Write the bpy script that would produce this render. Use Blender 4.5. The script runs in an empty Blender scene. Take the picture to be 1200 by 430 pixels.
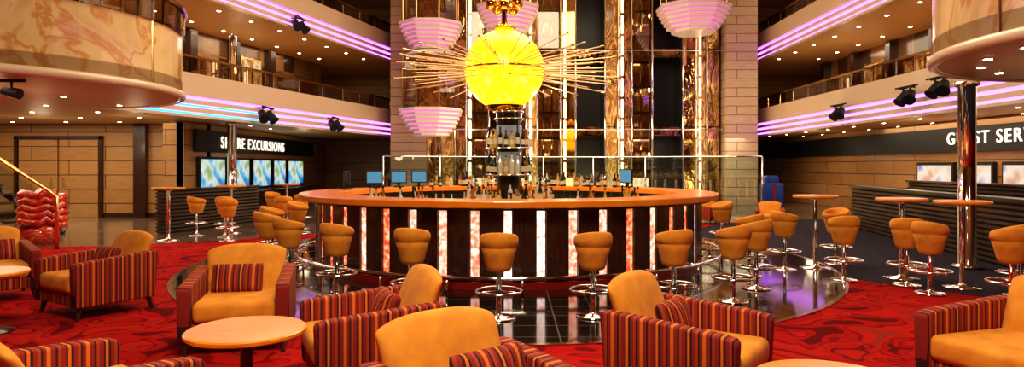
import bpy, bmesh, math, random
from math import sin, cos, pi, radians as R
from mathutils import Vector, Matrix
random.seed(7)
scene = bpy.context.scene
COL = scene.collection

# ---------------------------------------------------------------- materials
def mat(name, col, rough=0.5, metal=0.0, emi=None, es=0.0, coat=0.0, sheen=0.0):
    m = bpy.data.materials.new(name); m.use_nodes = True
    b = m.node_tree.nodes['Principled BSDF']
    b.inputs['Base Color'].default_value = (*col, 1)
    b.inputs['Roughness'].default_value = rough
    b.inputs['Metallic'].default_value = metal
    b.inputs['Coat Weight'].default_value = coat
    b.inputs['Coat Roughness'].default_value = 0.08
    if sheen: b.inputs['Sheen Weight'].default_value = sheen
    if emi:
        b.inputs['Emission Color'].default_value = (*emi, 1)
        b.inputs['Emission Strength'].default_value = es
    return m

def nd(m, t, **kw):
    n = m.node_tree.nodes.new(t)
    for k, v in kw.items(): setattr(n, k, v)
    return n
def lk(m, a, b): m.node_tree.links.new(a, b)
def bsdf(m): return m.node_tree.nodes['Principled BSDF']
def ramp(m, src, stops, interp='LINEAR'):
    r = nd(m, 'ShaderNodeValToRGB'); r.color_ramp.interpolation = interp
    els = r.color_ramp.elements
    while len(els) < len(stops): els.new(0.5)
    for e, (p, c) in zip(els, stops):
        e.position = p; e.color = (*c, 1)
    lk(m, src, r.inputs[0]); return r
def objcoord(m, scale=(1, 1, 1)):
    t = nd(m, 'ShaderNodeTexCoord'); mp = nd(m, 'ShaderNodeMapping')
    mp.inputs['Scale'].default_value = scale
    lk(m, t.outputs['Object'], mp.inputs[0]); return mp.outputs[0]
def noise_mat(name, stops, scale=3, rough=0.5, sc=(1, 1, 1), detail=6, dist=0.0, metal=0, coat=0, bump=0, emis=0, sheen=0):
    m = mat(name, (0.03, 0.03, 0.03), rough, metal, coat=coat, sheen=sheen)
    n = nd(m, 'ShaderNodeTexNoise'); n.inputs['Scale'].default_value = scale
    n.inputs['Detail'].default_value = detail; n.inputs['Distortion'].default_value = dist
    lk(m, objcoord(m, sc), n.inputs['Vector'])
    r = ramp(m, n.outputs[0], stops)
    if not emis: lk(m, r.outputs[0], bsdf(m).inputs['Base Color'])
    if bump:
        bp = nd(m, 'ShaderNodeBump'); bp.inputs['Strength'].default_value = bump
        bp.inputs['Distance'].default_value = 0.01
        lk(m, n.outputs[0], bp.inputs['Height']); lk(m, bp.outputs[0], bsdf(m).inputs['Normal'])
    if emis:
        lk(m, r.outputs[0], bsdf(m).inputs['Emission Color'])
        bsdf(m).inputs['Emission Strength'].default_value = emis
    return m
def brick_mat(name, c1, c2, cm, w, h, mortar=0.01, rough=0.4, offs=0.5, flat=False, coat=0.0, grain=0.25):
    m = mat(name, c1, rough, coat=coat)
    t = nd(m, 'ShaderNodeTexCoord'); s = nd(m, 'ShaderNodeSeparateXYZ'); lk(m, t.outputs['Object'], s.inputs[0])
    c = nd(m, 'ShaderNodeCombineXYZ')
    if flat:
        lk(m, s.outputs[0], c.inputs[0]); lk(m, s.outputs[1], c.inputs[1])
    else:
        a = nd(m, 'ShaderNodeMath', operation='ADD'); lk(m, s.outputs[0], a.inputs[0]); lk(m, s.outputs[1], a.inputs[1])
        lk(m, a.outputs[0], c.inputs[0]); lk(m, s.outputs[2], c.inputs[1])
    b = nd(m, 'ShaderNodeTexBrick'); b.offset = offs
    b.inputs['Color1'].default_value = (*c1, 1); b.inputs['Color2'].default_value = (*c2, 1)
    b.inputs['Mortar'].default_value = (*cm, 1); b.inputs['Scale'].default_value = 1
    b.inputs['Mortar Size'].default_value = mortar; b.inputs['Mortar Smooth'].default_value = 0
    b.inputs['Brick Width'].default_value = w; b.inputs['Row Height'].default_value = h
    lk(m, c.outputs[0], b.inputs['Vector'])
    n = nd(m, 'ShaderNodeTexNoise'); n.inputs['Scale'].default_value = 2.5; n.inputs['Detail'].default_value = 6
    mp = nd(m, 'ShaderNodeMapping'); mp.inputs['Scale'].default_value = (1, 12, 1) if not flat else (1, 1, 1)
    lk(m, c.outputs[0], mp.inputs[0]); lk(m, mp.outputs[0], n.inputs['Vector'])
    r = ramp(m, n.outputs[0], [(0.3, (1 - grain,) * 3), (0.7, (1, 1, 1))])
    x = nd(m, 'ShaderNodeMix', data_type='RGBA', blend_type='MULTIPLY'); x.inputs[0].default_value = 1
    lk(m, b.outputs[0], x.inputs[6]); lk(m, r.outputs[0], x.inputs[7])
    lk(m, x.outputs[2], bsdf(m).inputs['Base Color'])
    return m
def stripe_mat(name, axis):
    m = mat(name, (1, 0, 0), 0.85)
    t = nd(m, 'ShaderNodeTexCoord'); s = nd(m, 'ShaderNodeSeparateXYZ'); lk(m, t.outputs['Object'], s.inputs[0])
    a = nd(m, 'ShaderNodeMath', operation='MULTIPLY'); a.inputs[1].default_value = 1 / 0.19
    lk(m, s.outputs[axis], a.inputs[0])
    f = nd(m, 'ShaderNodeMath', operation='FRACT'); lk(m, a.outputs[0], f.inputs[0])
    red = (0.27, 0.018, 0.008); dk = (0.05, 0.006, 0.007); org = (0.68, 0.17, 0.014); rd2 = (0.40, 0.05, 0.010)
    r = ramp(m, f.outputs[0], [(0, red), (0.10, dk), (0.17, org), (0.25, dk), (0.30, red), (0.42, rd2), (0.5, dk), (0.56, red), (0.68, org), (0.78, red), (0.86, dk), (0.92, rd2)], 'CONSTANT')
    lk(m, r.outputs[0], bsdf(m).inputs['Base Color'])
    return m
def glass_mat(name, col, gl=0.12, rough=0.02):
    m = bpy.data.materials.new(name); m.use_nodes = True
    nt = m.node_tree; nt.nodes.remove(nt.nodes['Principled BSDF'])
    o = nt.nodes['Material Output']
    tr = nd(m, 'ShaderNodeBsdfTransparent'); tr.inputs[0].default_value = (*col, 1)
    g = nd(m, 'ShaderNodeBsdfGlossy'); g.inputs['Roughness'].default_value = rough
    mx = nd(m, 'ShaderNodeMixShader'); mx.inputs[0].default_value = gl
    lk(m, tr.outputs[0], mx.inputs[1]); lk(m, g.outputs[0], mx.inputs[2]); lk(m, mx.outputs[0], o.inputs[0])
    return m

M = {}
M['velvet'] = noise_mat('orange_velvet', [(0.3, (0.64, 0.22, 0.014)), (0.7, (0.82, 0.34, 0.028))], 8, 0.8, bump=0.25, sheen=0.05)
M['strX'] = stripe_mat('striped_fabric_x', 0)
M['strY'] = stripe_mat('striped_fabric_y', 1)
M['dkwood'] = noise_mat('dark_wood', [(0.3, (0.02, 0.008, 0.004)), (0.7, (0.07, 0.025, 0.011))], 4, 0.3, (12, 12, 1), coat=0.3)
M['chrome'] = mat('chrome', (0.88, 0.86, 0.83), 0.08, 1.0)
M['bronze'] = mat('bronze', (0.45, 0.26, 0.1), 0.2, 1.0)
M['brass'] = mat('brass', (0.9, 0.6, 0.24), 0.25, 1.0)
M['ray'] = mat('ray_gilt', (0.95, 0.66, 0.34), 0.35, 0.55)
M['gold'] = mat('gold', (0.95, 0.6, 0.12), 0.12, 1.0)
M['black'] = mat('black_gloss', (0.01, 0.01, 0.01), 0.15, coat=0.5)
M['blackm'] = mat('black_matt', (0.012, 0.012, 0.012), 0.6)
M['counter'] = noise_mat('orange_counter', [(0.3, (0.84, 0.21, 0.008)), (0.7, (0.93, 0.31, 0.015))], 3, 0.3, (1, 1, 1), coat=0.25)
M['tabletop'] = noise_mat('table_veneer', [(0.3, (0.78, 0.23, 0.012)), (0.7, (0.90, 0.33, 0.025))], 2, 0.3, (1, 8, 1), coat=0.2)
M['marble'] = noise_mat('cream_marble', [(0.3, (0.66, 0.42, 0.14)), (0.45, (0.78, 0.57, 0.26)), (0.5, (0.62, 0.29, 0.06)), (0.54, (0.80, 0.58, 0.27)), (0.8, (0.86, 0.67, 0.36))], 0.9, 0.22, dist=1.6, coat=0.3)
M['goldmarbrefl'] = noise_mat('gold_marbled_reflection', [(0.3, (0.08, 0.035, 0.01)), (0.44, (0.45, 0.22, 0.06)), (0.5, (0.9, 0.6, 0.27)), (0.55, (0.32, 0.15, 0.04)), (0.75, (0.7, 0.42, 0.15))], 1.3, 0.12, (1.3, 1.3, 0.6), dist=2.5, coat=0.4)  # veins paint marbled reflections of the core glass into the colour
M['cream'] = mat('cream_lacquer', (0.80, 0.62, 0.42), 0.3, coat=0.3)
M['soffit'] = mat('soffit', (0.56, 0.34, 0.15), 0.45)
M['white'] = mat('white_lacquer', (0.82, 0.70, 0.64), 0.3)
M['wood'] = brick_mat('wood_panels', (0.55, 0.31, 0.12), (0.45, 0.23, 0.08), (0.09, 0.035, 0.012), 2.2, 0.42, 0.012, 0.35)
M['shop'] = brick_mat('gallery_panels', (0.06, 0.022, 0.009), (0.42, 0.22, 0.085), (0.3, 0.16, 0.06), 0.9, 2.6, 0.03, 0.2, 0.0, coat=0.4)
M['pil'] = brick_mat('pink_stone_tiles', (0.70, 0.51, 0.36), (0.62, 0.44, 0.30), (0.25, 0.14, 0.08), 3.0, 0.35, 0.014, 0.3)
M['tiles'] = brick_mat('polished_black_tiles', (0.012, 0.009, 0.007), (0.02, 0.014, 0.011), (0.22, 0.16, 0.11), 0.42, 0.42, 0.008, 0.09, 0.0, flat=True, coat=0.2)
M['greymarble'] = brick_mat('grey_marble_floor', (0.16, 0.11, 0.08), (0.3, 0.22, 0.15), (0.04, 0.03, 0.02), 0.9, 0.9, 0.012, 0.15, 0.0, flat=True, coat=0.3)
M['blue'] = noise_mat('navy_carpet', [(0.35, (0.018, 0.016, 0.028)), (0.6, (0.036, 0.030, 0.042)), (0.7, (0.10, 0.04, 0.045))], 14, 0.95)
bsdf(M['blue']).inputs['Specular IOR Level'].default_value = 0.15
M['purple'] = mat('purple_led', (0.3, 0.05, 0.5), 0.5, emi=(0.50, 0.14, 1.0), es=4.2)
M['bluled'] = mat('blue_led', (0.05, 0.15, 0.6), 0.5, emi=(0.03, 0.28, 1.0), es=4)
M['pink'] = mat('pink_led', (0.5, 0.2, 0.4), 0.5, emi=(0.80, 0.22, 0.45), es=0.9)
M['lamp'] = mat('lamp_disc', (1, 0.9, 0.7), 0.5, emi=(1, 0.80, 0.5), es=20)
M['tube'] = mat('warm_tube', (1, 0.9, 0.7), 0.5, emi=(1, 0.78, 0.48), es=3.8)
M['mirror'] = mat('bronze_mirror', (0.60, 0.38, 0.17), 0.04, 1.0)
M['shaft'] = mat('lift_shaft_dark', (0.008, 0.006, 0.005), 0.3)
M['glass'] = glass_mat('clear_glass', (0.8, 0.9, 0.86), 0.10)
M['bglass'] = glass_mat('bronze_clear_glass', (0.70, 0.57, 0.42), 0.16)
M['redkick'] = mat('red_kick', (0.25, 0.01, 0.006), 0.3)
M['redglass'] = noise_mat('red_glass', [(0.35, (0.5, 0.01, 0.005)), (0.52, (0.8, 0.04, 0.015)), (0.68, (0.95, 0.35, 0.15))], 5, 0.08, coat=1, dist=2)
M['textm'] = mat('sign_letters', (1, 0.95, 0.85), 0.4, emi=(1, 0.9, 0.75), es=1.0)
M['navy'] = mat('navy_plastic', (0.010, 0.045, 0.3), 0.4)
M['slat'] = mat('slat_wood', (0.065, 0.036, 0.022), 0.35, coat=0.2)
M['shopwin'] = noise_mat('shop_window_glow', [(0.3, (0.12, 0.03, 0.005)), (0.48, (0.8, 0.4, 0.12)), (0.55, (1.0, 0.75, 0.42)), (0.7, (0.3, 0.12, 0.03))], 2.2, 0.1, (1, 1, 1.6), detail=3, emis=0.8)
def warped(name, col, s, rough, scale):
    m = mat(name, col, rough, 1.0)
    n = nd(m, 'ShaderNodeTexNoise'); n.inputs['Scale'].default_value = scale; n.inputs['Detail'].default_value = 4; n.inputs['Distortion'].default_value = 1.5
    lk(m, objcoord(m, (1.6, 1.6, 0.7)), n.inputs['Vector'])
    bp = nd(m, 'ShaderNodeBump'); bp.inputs['Strength'].default_value = s; bp.inputs['Distance'].default_value = 0.12
    lk(m, n.outputs[0], bp.inputs['Height']); lk(m, bp.outputs[0], bsdf(m).inputs['Normal'])
    r = ramp(m, n.outputs[0], [(0.35, tuple(c * 0.45 for c in col)), (0.5, col), (0.62, tuple(min(1, c * 1.6) for c in col)), (0.7, tuple(c * 0.6 for c in col))])
    lk(m, r.outputs[0], bsdf(m).inputs['Base Color'])
    return m
M['mirror2'] = warped('bronze_wavy_glass', (0.55, 0.33, 0.13), 0.45, 0.10, 1.2)
M['mirror3'] = warped('smoked_wavy_glass', (0.34, 0.20, 0.10), 0.3, 0.07, 0.9)
for i, c in enumerate([(0.01, 0.04, 0.015), (0.4, 0.13, 0.01), (0.7, 0.7, 0.62), (0.02, 0.015, 0.01), (0.6, 0.4, 0.06)]):
    M['bot%d' % i] = mat('bottle_glass_%d' % i, c, 0.08, coat=0.6)
M['label'] = mat('bottle_label', (0.7, 0.6, 0.4), 0.6)

# carpet: swirling petals
m = mat('red_carpet', (0.5, 0.01, 0.01), 1.0)
bsdf(m).inputs['Specular IOR Level'].default_value = 0.1
oc = objcoord(m)
n1 = nd(m, 'ShaderNodeTexNoise'); n1.inputs['Scale'].default_value = 1.35; n1.inputs['Detail'].default_value = 0.6; n1.inputs['Distortion'].default_value = 1.8; lk(m, oc, n1.inputs['Vector'])
r1 = ramp(m, n1.outputs[0], [(0, (0.13, 0.003, 0.004)), (0.34, (0.38, 0.006, 0.005)), (0.43, (0.22, 0.004, 0.004)), (0.47, (0.46, 0.010, 0.006)), (0.54, (0.27, 0.030, 0.010)), (0.565, (0.41, 0.007, 0.005)), (0.64, (0.17, 0.004, 0.005)), (0.68, (0.42, 0.015, 0.007))], 'CONSTANT')
v = nd(m, 'ShaderNodeTexVoronoi'); v.inputs['Scale'].default_value = 1.6; lk(m, oc, v.inputs['Vector'])
r2 = ramp(m, v.outputs['Distance'], [(0.0, (1.0, 1.0, 1.0)), (0.28, (0.78, 0.78, 0.78)), (0.31, (1, 1, 1)), (0.42, (0.85, 0.85, 0.85)), (0.45, (1, 1, 1))], 'CONSTANT')
mm = nd(m, 'ShaderNodeMix', data_type='RGBA', blend_type='MULTIPLY'); mm.inputs[0].default_value = 1
lk(m, r1.outputs[0], mm.inputs[6]); lk(m, r2.outputs[0], mm.inputs[7]); lk(m, mm.outputs[2], bsdf(m).inputs['Base Color'])
M['carpet'] = m
# sun skin
m = mat('sun_glass', (1, 0.6, 0.05), 0.3)
v = nd(m, 'ShaderNodeTexVoronoi'); v.inputs['Scale'].default_value = 9; lk(m, objcoord(m), v.inputs['Vector'])
nn = nd(m, 'ShaderNodeTexNoise'); nn.inputs['Scale'].default_value = 4; nn.inputs['Detail'].default_value = 5; lk(m, objcoord(m), nn.inputs['Vector'])
av = nd(m, 'ShaderNodeMath', operation='MULTIPLY'); lk(m, v.outputs['Distance'], av.inputs[0]); lk(m, nn.outputs[0], av.inputs[1])
r1 = ramp(m, av.outputs[0], [(0.04, (1, 0.88, 0.12)), (0.2, (1, 0.68, 0.0)), (0.36, (0.80, 0.40, 0.0))])
lk(m, r1.outputs[0], bsdf(m).inputs['Emission Color']); bsdf(m).inputs['Emission Strength'].default_value = 1.35
lw = nd(m, 'ShaderNodeBump'); lw.inputs['Strength'].default_value = 0.5; lk(m, v.outputs['Distance'], lw.inputs['Height']); lk(m, lw.outputs[0], bsdf(m).inputs['Normal'])
M['sun'] = m
def strip_mat(name, a, b, c, s):
    m = mat(name, a, 0.2)
    n = nd(m, 'ShaderNodeTexNoise'); n.inputs['Scale'].default_value = 16; n.inputs['Detail'].default_value = 5
    lk(m, objcoord(m), n.inputs['Vector'])
    r = ramp(m, n.outputs[0], [(0.36, a), (0.5, b), (0.62, c)])
    lk(m, r.outputs[0], bsdf(m).inputs['Emission Color'])
    bsdf(m).inputs['Base Color'].default_value = (0.2, 0.06, 0.04, 1)
    bsdf(m).inputs['Emission Strength'].default_value = s
    return m
STR = [strip_mat('glow_red', (0.65, 0.03, 0.01), (1, 0.18, 0.06), (1, 0.5, 0.28), 1.3),
       strip_mat('glow_pink', (1.0, 0.16, 0.08), (1, 0.44, 0.30), (1, 0.76, 0.6), 1.35),
       strip_mat('glow_white', (1, 0.36, 0.26), (1, 0.72, 0.60), (1, 0.94, 0.88), 1.5)]
def screen_mat(name, stops, sc, es=1.2):
    return noise_mat(name, stops, sc, 0.2, detail=2, emis=es)
M['scr'] = screen_mat('display_picture', [(0.3, (0.02, 0.16, 0.5)), (0.45, (0.2, 0.55, 0.8)), (0.55, (0.8, 0.85, 0.75)), (0.7, (0.2, 0.4, 0.1))], 1.6, 0.8)
M['scr2'] = screen_mat('poster_picture', [(0.3, (0.45, 0.05, 0.03)), (0.45, (0.8, 0.6, 0.45)), (0.55, (0.85, 0.75, 0.65)), (0.7, (0.2, 0.25, 0.4))], 1.3, 0.9)
M['mon'] = mat('monitor_screen', (0.05, 0.1, 0.15), 0.2, emi=(0.10, 0.36, 0.55), es=0.6)

# ---------------------------------------------------------------- geometry helpers
def emp(name, loc=(0, 0, 0), rz=0):
    e = bpy.data.objects.new(name, None); COL.objects.link(e)
    e.location = loc; e.rotation_euler = (0, 0, rz); e.empty_display_size = 0.1
    return e
def mk(name, bm, mt, par=None, smooth=False, bevel=0, bseg=2):
    bmesh.ops.recalc_face_normals(bm, faces=bm.faces)
    me = bpy.data.meshes.new(name); bm.to_mesh(me); bm.free()
    for x in (mt if isinstance(mt, list) else [mt]): me.materials.append(x)
    o = bpy.data.objects.new(name, me); COL.objects.link(o)
    if par: o.parent = par
    if smooth: me.polygons.foreach_set('use_smooth', [True] * len(me.polygons))
    if bevel:
        md = o.modifiers.new('bev', 'BEVEL'); md.width = bevel; md.segments = bseg; md.limit_method = 'ANGLE'; md.angle_limit = R(40)
        if bseg > 2: me.polygons.foreach_set('use_smooth', [True] * len(me.polygons))
    return o
def abox(bm, c, s, rz=0, mi=0, tilt=None):
    r = bmesh.ops.create_cube(bm, size=1)
    mt = Matrix.Translation(c) @ Matrix.Rotation(rz, 4, 'Z')
    if tilt: mt = mt @ Matrix.Rotation(tilt, 4, 'X')
    mt = mt @ Matrix.Diagonal((*s, 1))
    bmesh.ops.transform(bm, matrix=mt, verts=r['verts'])
    fs = set(f for v in r['verts'] for f in v.link_faces)
    for f in fs: f.material_index = mi
    return r['verts']
def acyl(bm, p0, p1, r0, r1=None, seg=12, mi=0):
    if r1 is None: r1 = r0
    p0 = Vector(p0); p1 = Vector(p1); d = p1 - p0
    r = bmesh.ops.create_cone(bm, cap_ends=True, segments=seg, radius1=r0, radius2=r1, depth=d.length)
    q = d.to_track_quat('Z', 'Y').to_matrix().to_4x4()
    bmesh.ops.transform(bm, matrix=Matrix.Translation((p0 + p1) / 2) @ q, verts=r['verts'])
    for f in set(f for v in r['verts'] for f in v.link_faces): f.material_index = mi
    return r['verts']
def alathe(bm, prof, seg=24, c=(0, 0, 0), mi=0):
    rings = []
    for r, z in prof:
        if r < 1e-5: rings.append([bm.verts.new((c[0], c[1], c[2] + z))])
        else: rings.append([bm.verts.new((c[0] + r * cos(2 * pi * i / seg), c[1] + r * sin(2 * pi * i / seg), c[2] + z)) for i in range(seg)])
    for a, b in zip(rings, rings[1:]):
        for i in range(seg):
            j = (i + 1) % seg
            if len(a) == 1 and len(b) == 1: continue
            if len(a) == 1: f = bm.faces.new((a[0], b[i], b[j]))
            elif len(b) == 1: f = bm.faces.new((a[i], a[j], b[0]))
            else: f = bm.faces.new((a[i], a[j], b[j], b[i]))
            f.material_index = mi
    return rings
def atube(bm, pts, r, closed=False, seg=8, mi=0):
    pts = [Vector(p) for p in pts]; n = len(pts); rings = []
    for i, p in enumerate(pts):
        a = pts[i - 1] if (i or closed) else p
        b = pts[(i + 1) % n] if (i < n - 1 or closed) else p
        t = (b - a).normalized()
        up = Vector((0, 0, 1)) if abs(t.z) < 0.9 else Vector((1, 0, 0))
        s = t.cross(up).normalized(); u = s.cross(t)
        rings.append([bm.verts.new(p + r * (cos(2 * pi * k / seg) * s + sin(2 * pi * k / seg) * u)) for k in range(seg)])
    m_ = n if closed else n - 1
    for i in range(m_):
        a = rings[i]; b = rings[(i + 1) % n]
        for k in range(seg):
            f = bm.faces.new((a[k], a[(k + 1) % seg], b[(k + 1) % seg], b[k])); f.material_index = mi
    if not closed:
        bm.faces.new(rings[0]); bm.faces.new(rings[-1])
def circ(c, r, n, z, a0=0, a1=2 * pi, closed=True):
    k = n if closed else n - 1
    return [(c[0] + r * cos(a0 + (a1 - a0) * i / k), c[1] + r * sin(a0 + (a1 - a0) * i / k), z) for i in range(n)]
def arcband(bm, c, r0, r1, z0, z1, a0, a1, n, mi=0):
    full = abs(abs(a1 - a0) - 2 * pi) < 1e-4
    secs = []
    for i in range(n if full else n + 1):
        a = a0 + (a1 - a0) * i / n
        secs.append([bm.verts.new((c[0] + r * cos(a), c[1] + r * sin(a), z)) for r, z in ((r0, z0), (r1, z0), (r1, z1), (r0, z1))])
    L = len(secs)
    for i in range(L if full else L - 1):
        a = secs[i]; b = secs[(i + 1) % L]
        for k in range(4):
            f = bm.faces.new((a[k], a[(k + 1) % 4], b[(k + 1) % 4], b[k])); f.material_index = mi
    if not full:
        for s in (secs[0], secs[-1]):
            f = bm.faces.new(s); f.material_index = mi
def sweep(bm, path, o0, o1, z0, z1, mi=0):
    P = [Vector((p[0], p[1])) for p in path]; secs = []
    for i, p in enumerate(P):
        a = P[max(i - 1, 0)]; b = P[min(i + 1, len(P) - 1)]
        t = (b - a).normalized(); n = Vector((t.y, -t.x))
        secs.append([bm.verts.new((p.x + n.x * o, p.y + n.y * o, z)) for o, z in ((o0, z0), (o1, z0), (o1, z1), (o0, z1))])
    for a, b in zip(secs, secs[1:]):
        for k in range(4):
            f = bm.faces.new((a[k], a[(k + 1) % 4], b[(k + 1) % 4], b[k])); f.material_index = mi
    for s in (secs[0], secs[-1]):
        f = bm.faces.new(s); f.material_index = mi
def prism(bm, poly, z0, z1, mi=0):
    lo = [bm.verts.new((x, y, z0)) for x, y in poly]; hi = [bm.verts.new((x, y, z1)) for x, y in poly]
    n = len(poly)
    fs = [bm.faces.new(lo), bm.faces.new(hi)]
    for i in range(n): fs.append(bm.faces.new((lo[i], lo[(i + 1) % n], hi[(i + 1) % n], hi[i])))
    for f in fs: f.material_index = mi
def box(name, c, s, mt, par=None, rz=0, bevel=0, bseg=2):
    bm = bmesh.new(); abox(bm, c, s, rz); return mk(name, bm, mt, par, bevel=bevel, bseg=bseg)
def dup(e, name, loc, rz):
    n = emp(name, loc, rz)
    for ch in e.children:
        o = bpy.data.objects.new(ch.name, ch.data); COL.objects.link(o); o.parent = n
        o.matrix_local = ch.matrix_local.copy()
        for md in ch.modifiers:
            q = o.modifiers.new(md.name, md.type)
            if md.type == 'BEVEL':
                q.width = md.width; q.segments = md.segments; q.limit_method = 'ANGLE'; q.angle_limit = md.angle_limit
            if md.type == 'SUBSURF': q.levels = md.levels; q.render_levels = md.render_levels
    return n

BC = (-0.05, 11.2)   # bar centre
# ---------------------------------------------------------------- floor zones
box('floor', (0, 11, -0.1), (36, 44, 0.2), M['carpet'])
def disc(name, c, rx, ry, z, mt, n=96):
    bm = bmesh.new()
    prism(bm, [(c[0] + rx * cos(2 * pi * i / n), c[1] + ry * sin(2 * pi * i / n)) for i in range(n)], 0.0, z)
    return mk(name, bm, mt)
disc('floor_marble_left', (-10.2, 18.6), 6.9, 6.3, 0.003, M['greymarble'])
disc('floor_marble_back', (2, 24.5), 11, 7.0, 0.002, M['greymarble'])
disc('floor_navy_carpet', (9.3, 12.6), 5.7, 6.5, 0.004, M['blue'])
disc('floor_polished_tiles', (BC[0], 11.0), 4.85, 5.35, 0.008, M['tiles'])
bm = bmesh.new()
pts = [(BC[0] + 4.87 * cos(2 * pi * i / 96), 11.0 + 5.37 * sin(2 * pi * i / 96)) for i in range(97)]
sweep(bm, pts, -0.03, 0.03, 0.0, 0.011)
mk('trim_floor_ring', bm, M['bronze'])

# ---------------------------------------------------------------- room shell
box('ceiling', (0, 11, 9.3), (36, 44, 0.2), M['soffit'])
box('wall_back', (0, 32.6, 4.6), (36, 0.2, 9.2), M['wood'])
box('wall_rear', (0, -9.0, 4.6), (36, 0.2, 9.2), M['wood'])
box('wall_left_outer', (-17, 11, 4.6), (0.2, 44, 9.2), M['wood'])
box('wall_right_outer', (17, 11, 4.6), (0.2, 44, 9.2), M['wood'])
box('wall_left_front', (-13, 19.8, 1.37), (8, 0.2, 2.74), M['wood'])
box('wall_left', (-9.1, 25.2, 1.37), (0.2, 13.8, 2.74), M['wood'])
box('wall_right', (12.1, 20.4, 1.37), (0.2, 24, 2.74), M['wood'])
box('baseboard_left', (-13, 19.68, 0.07), (7.8, 0.03, 0.14), M['dkwood'])
d = emp('door_1', (0, 0, 0))
for i, x in enumerate((-13.95, -12.75)):
    box('leaf', (x, 19.66, 1.15), (1.14, 0.06, 2.3), M['wood'], d, bevel=0.01)
    box('handle', (x + (0.42 if i == 0 else -0.42), 19.6, 1.05), (0.03, 0.05, 0.3), M['chrome'], d)
box('frame_top', (-13.35, 19.66, 2.36), (2.6, 0.1, 0.1), M['dkwood'], d)
for x in (-14.6, -12.1): box('frame_side', (x, 19.66, 1.2), (0.09, 0.1, 2.4), M['dkwood'], d)
box('trim_1', (-10.9, 19.6, 1.37), (0.35, 0.2, 2.72), M['dkwood'])
box('trim_2', (-9.3, 18.6, 1.37), (0.55, 0.6, 2.72), M['wood'])

box('sign_band_left', (-8.93, 24.3, 2.25), (0.12, 11, 0.62), M['blackm'])
box('sign_band_right', (11.94, 20.2, 2.22), (0.12, 23, 0.66), M['blackm'])
def sign(name, txt, loc, rz, size):
    cu = bpy.data.curves.new(name, 'FONT'); cu.body = txt; cu.size = size; cu.extrude = 0.015; cu.align_x = 'LEFT'; cu.space_character = 1.25
    o = bpy.data.objects.new(name, cu); COL.objects.link(o); o.location = loc; o.rotation_euler = (R(90), 0, rz)
    cu.materials.append(M['textm'])
sign('sign_shore_excursions', 'SHORE EXCURSIONS', (-8.85, 20.3, 2.08), R(90), 0.50)
sign('sign_guest_services', 'GUEST SERVICES', (11.86, 18.2, 2.10), R(-90), 0.46)
for i, (a, b) in enumerate(((19.0, 20.7), (20.95, 22.6), (22.9, 24.6), (24.9, 26.2), (26.5, 28.4))):
    e = emp('poster_display', (-8.95, (a + b) / 2, 1.27))
    box('frame', (0, 0, 0), (0.12, b - a, 1.05), M['blackm'], e)
    box('picture', (0.07, 0, 0), (0.02, b - a - 0.14, 0.9), M['scr'], e)
box('reception_desk', (-8.6, 24, 0.35), (0.5, 9.5, 0.7), M['dkwood'])
for i, (a, b) in enumerate(((13.2, 14.6), (14.9, 16.2), (16.5, 17.7), (18.0, 19.6))):
    e = emp('poster_display', (11.95, (a + b) / 2, 1.15))
    box('frame', (0, 0, 0), (0.12, b - a, 0.95), M['blackm'], e)
    box('picture', (-0.07, 0, 0), (0.02, b - a - 0.14, 0.78), M['scr2'], e)
e = emp('guest_services_desk')
box('body', (11.2, 16.5, 0.33), (0.6, 7, 0.66), M['dkwood'], e); box('top', (11.15, 16.5, 0.69), (0.8, 7.1, 0.05), M['counter'], e)

# ---------------------------------------------------------------- decks
LP = [(-8.75, 14.2), (-8.2, 16.6), (-7.2, 20.2), (-6.1, 24.1), (-5.1, 27.7)]
RP = [(10.3, 28.0), (10.2, 23), (10.1, 18), (10.0, 13.0), (9.7, 11.0)]
LARC = [(-9 + 3.2 * cos(R(a)), 11 + 3.2 * sin(R(a))) for a in range(-130, 91, 6)]
RARC = [(7.6 + 2.7 * cos(R(a)), 7.0 + 2.7 * sin(R(a))) for a in range(60, 271, 6)]
def deck(name, poly, z):
    bm = bmesh.new(); prism(bm, poly, z, z + 0.3); return mk(name, bm, M['soffit'])
deck('ceiling_left', [(-16.9, -2), (-11, -2), (-11, 8.2)] + LARC + LP[0:] + [(-5.1, 32.4), (-16.9, 32.4)], 2.76)
deck('ceiling_right', [(16.9, 32.4), (10.3, 32.4)] + RP + RARC + [(9.5, -2), (16.9, -2)], 2.76)
deck('ceiling_left_upper', [(-16.9, -2), (-9.6, -2)] + [(-9.4, 12)] + LP[1:] + [(-5.1, 32.4), (-16.9, 32.4)], 5.86)
deck('ceiling_right_upper', [(16.9, 32.4), (10.3, 32.4)] + RP[:4] + [(9.8, 6), (10.5, -2), (16.9, -2)], 5.86)
def fascia(name, path, z, blue=False):
    e = emp(name)
    bm = bmesh.new()
    for o1, a, b in ((0.16, 0.0, 0.07), (0.10, 0.14, 0.26), (0.15, 0.34, 0.45), (0.22, 0.53, 1.1)):
        sweep(bm, path, 0.0, o1, z + a, z + b)
    sweep(bm, path, -0.02, 0.02, z, z + 1.1)
    mk('cream_bands', bm, M['cream'], e)
    bm = bmesh.new()
    for a, b in ((0.075, 0.135), (0.265, 0.335), (0.455, 0.525)): sweep(bm, path, 0.0, 0.08, z + a, z + b)
    mk('led_strips', bm, M['purple'], e)
    if blue:
        bm = bmesh.new(); sweep(bm, path[:3], 0.03, 0.11, z + 0.075, z + 0.13); sweep(bm, path[:3], 0.03, 0.11, z + 0.275, z + 0.33); mk('led_blue', bm, M['bluled'], e)
    rail(e, path, z + 1.1)
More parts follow.
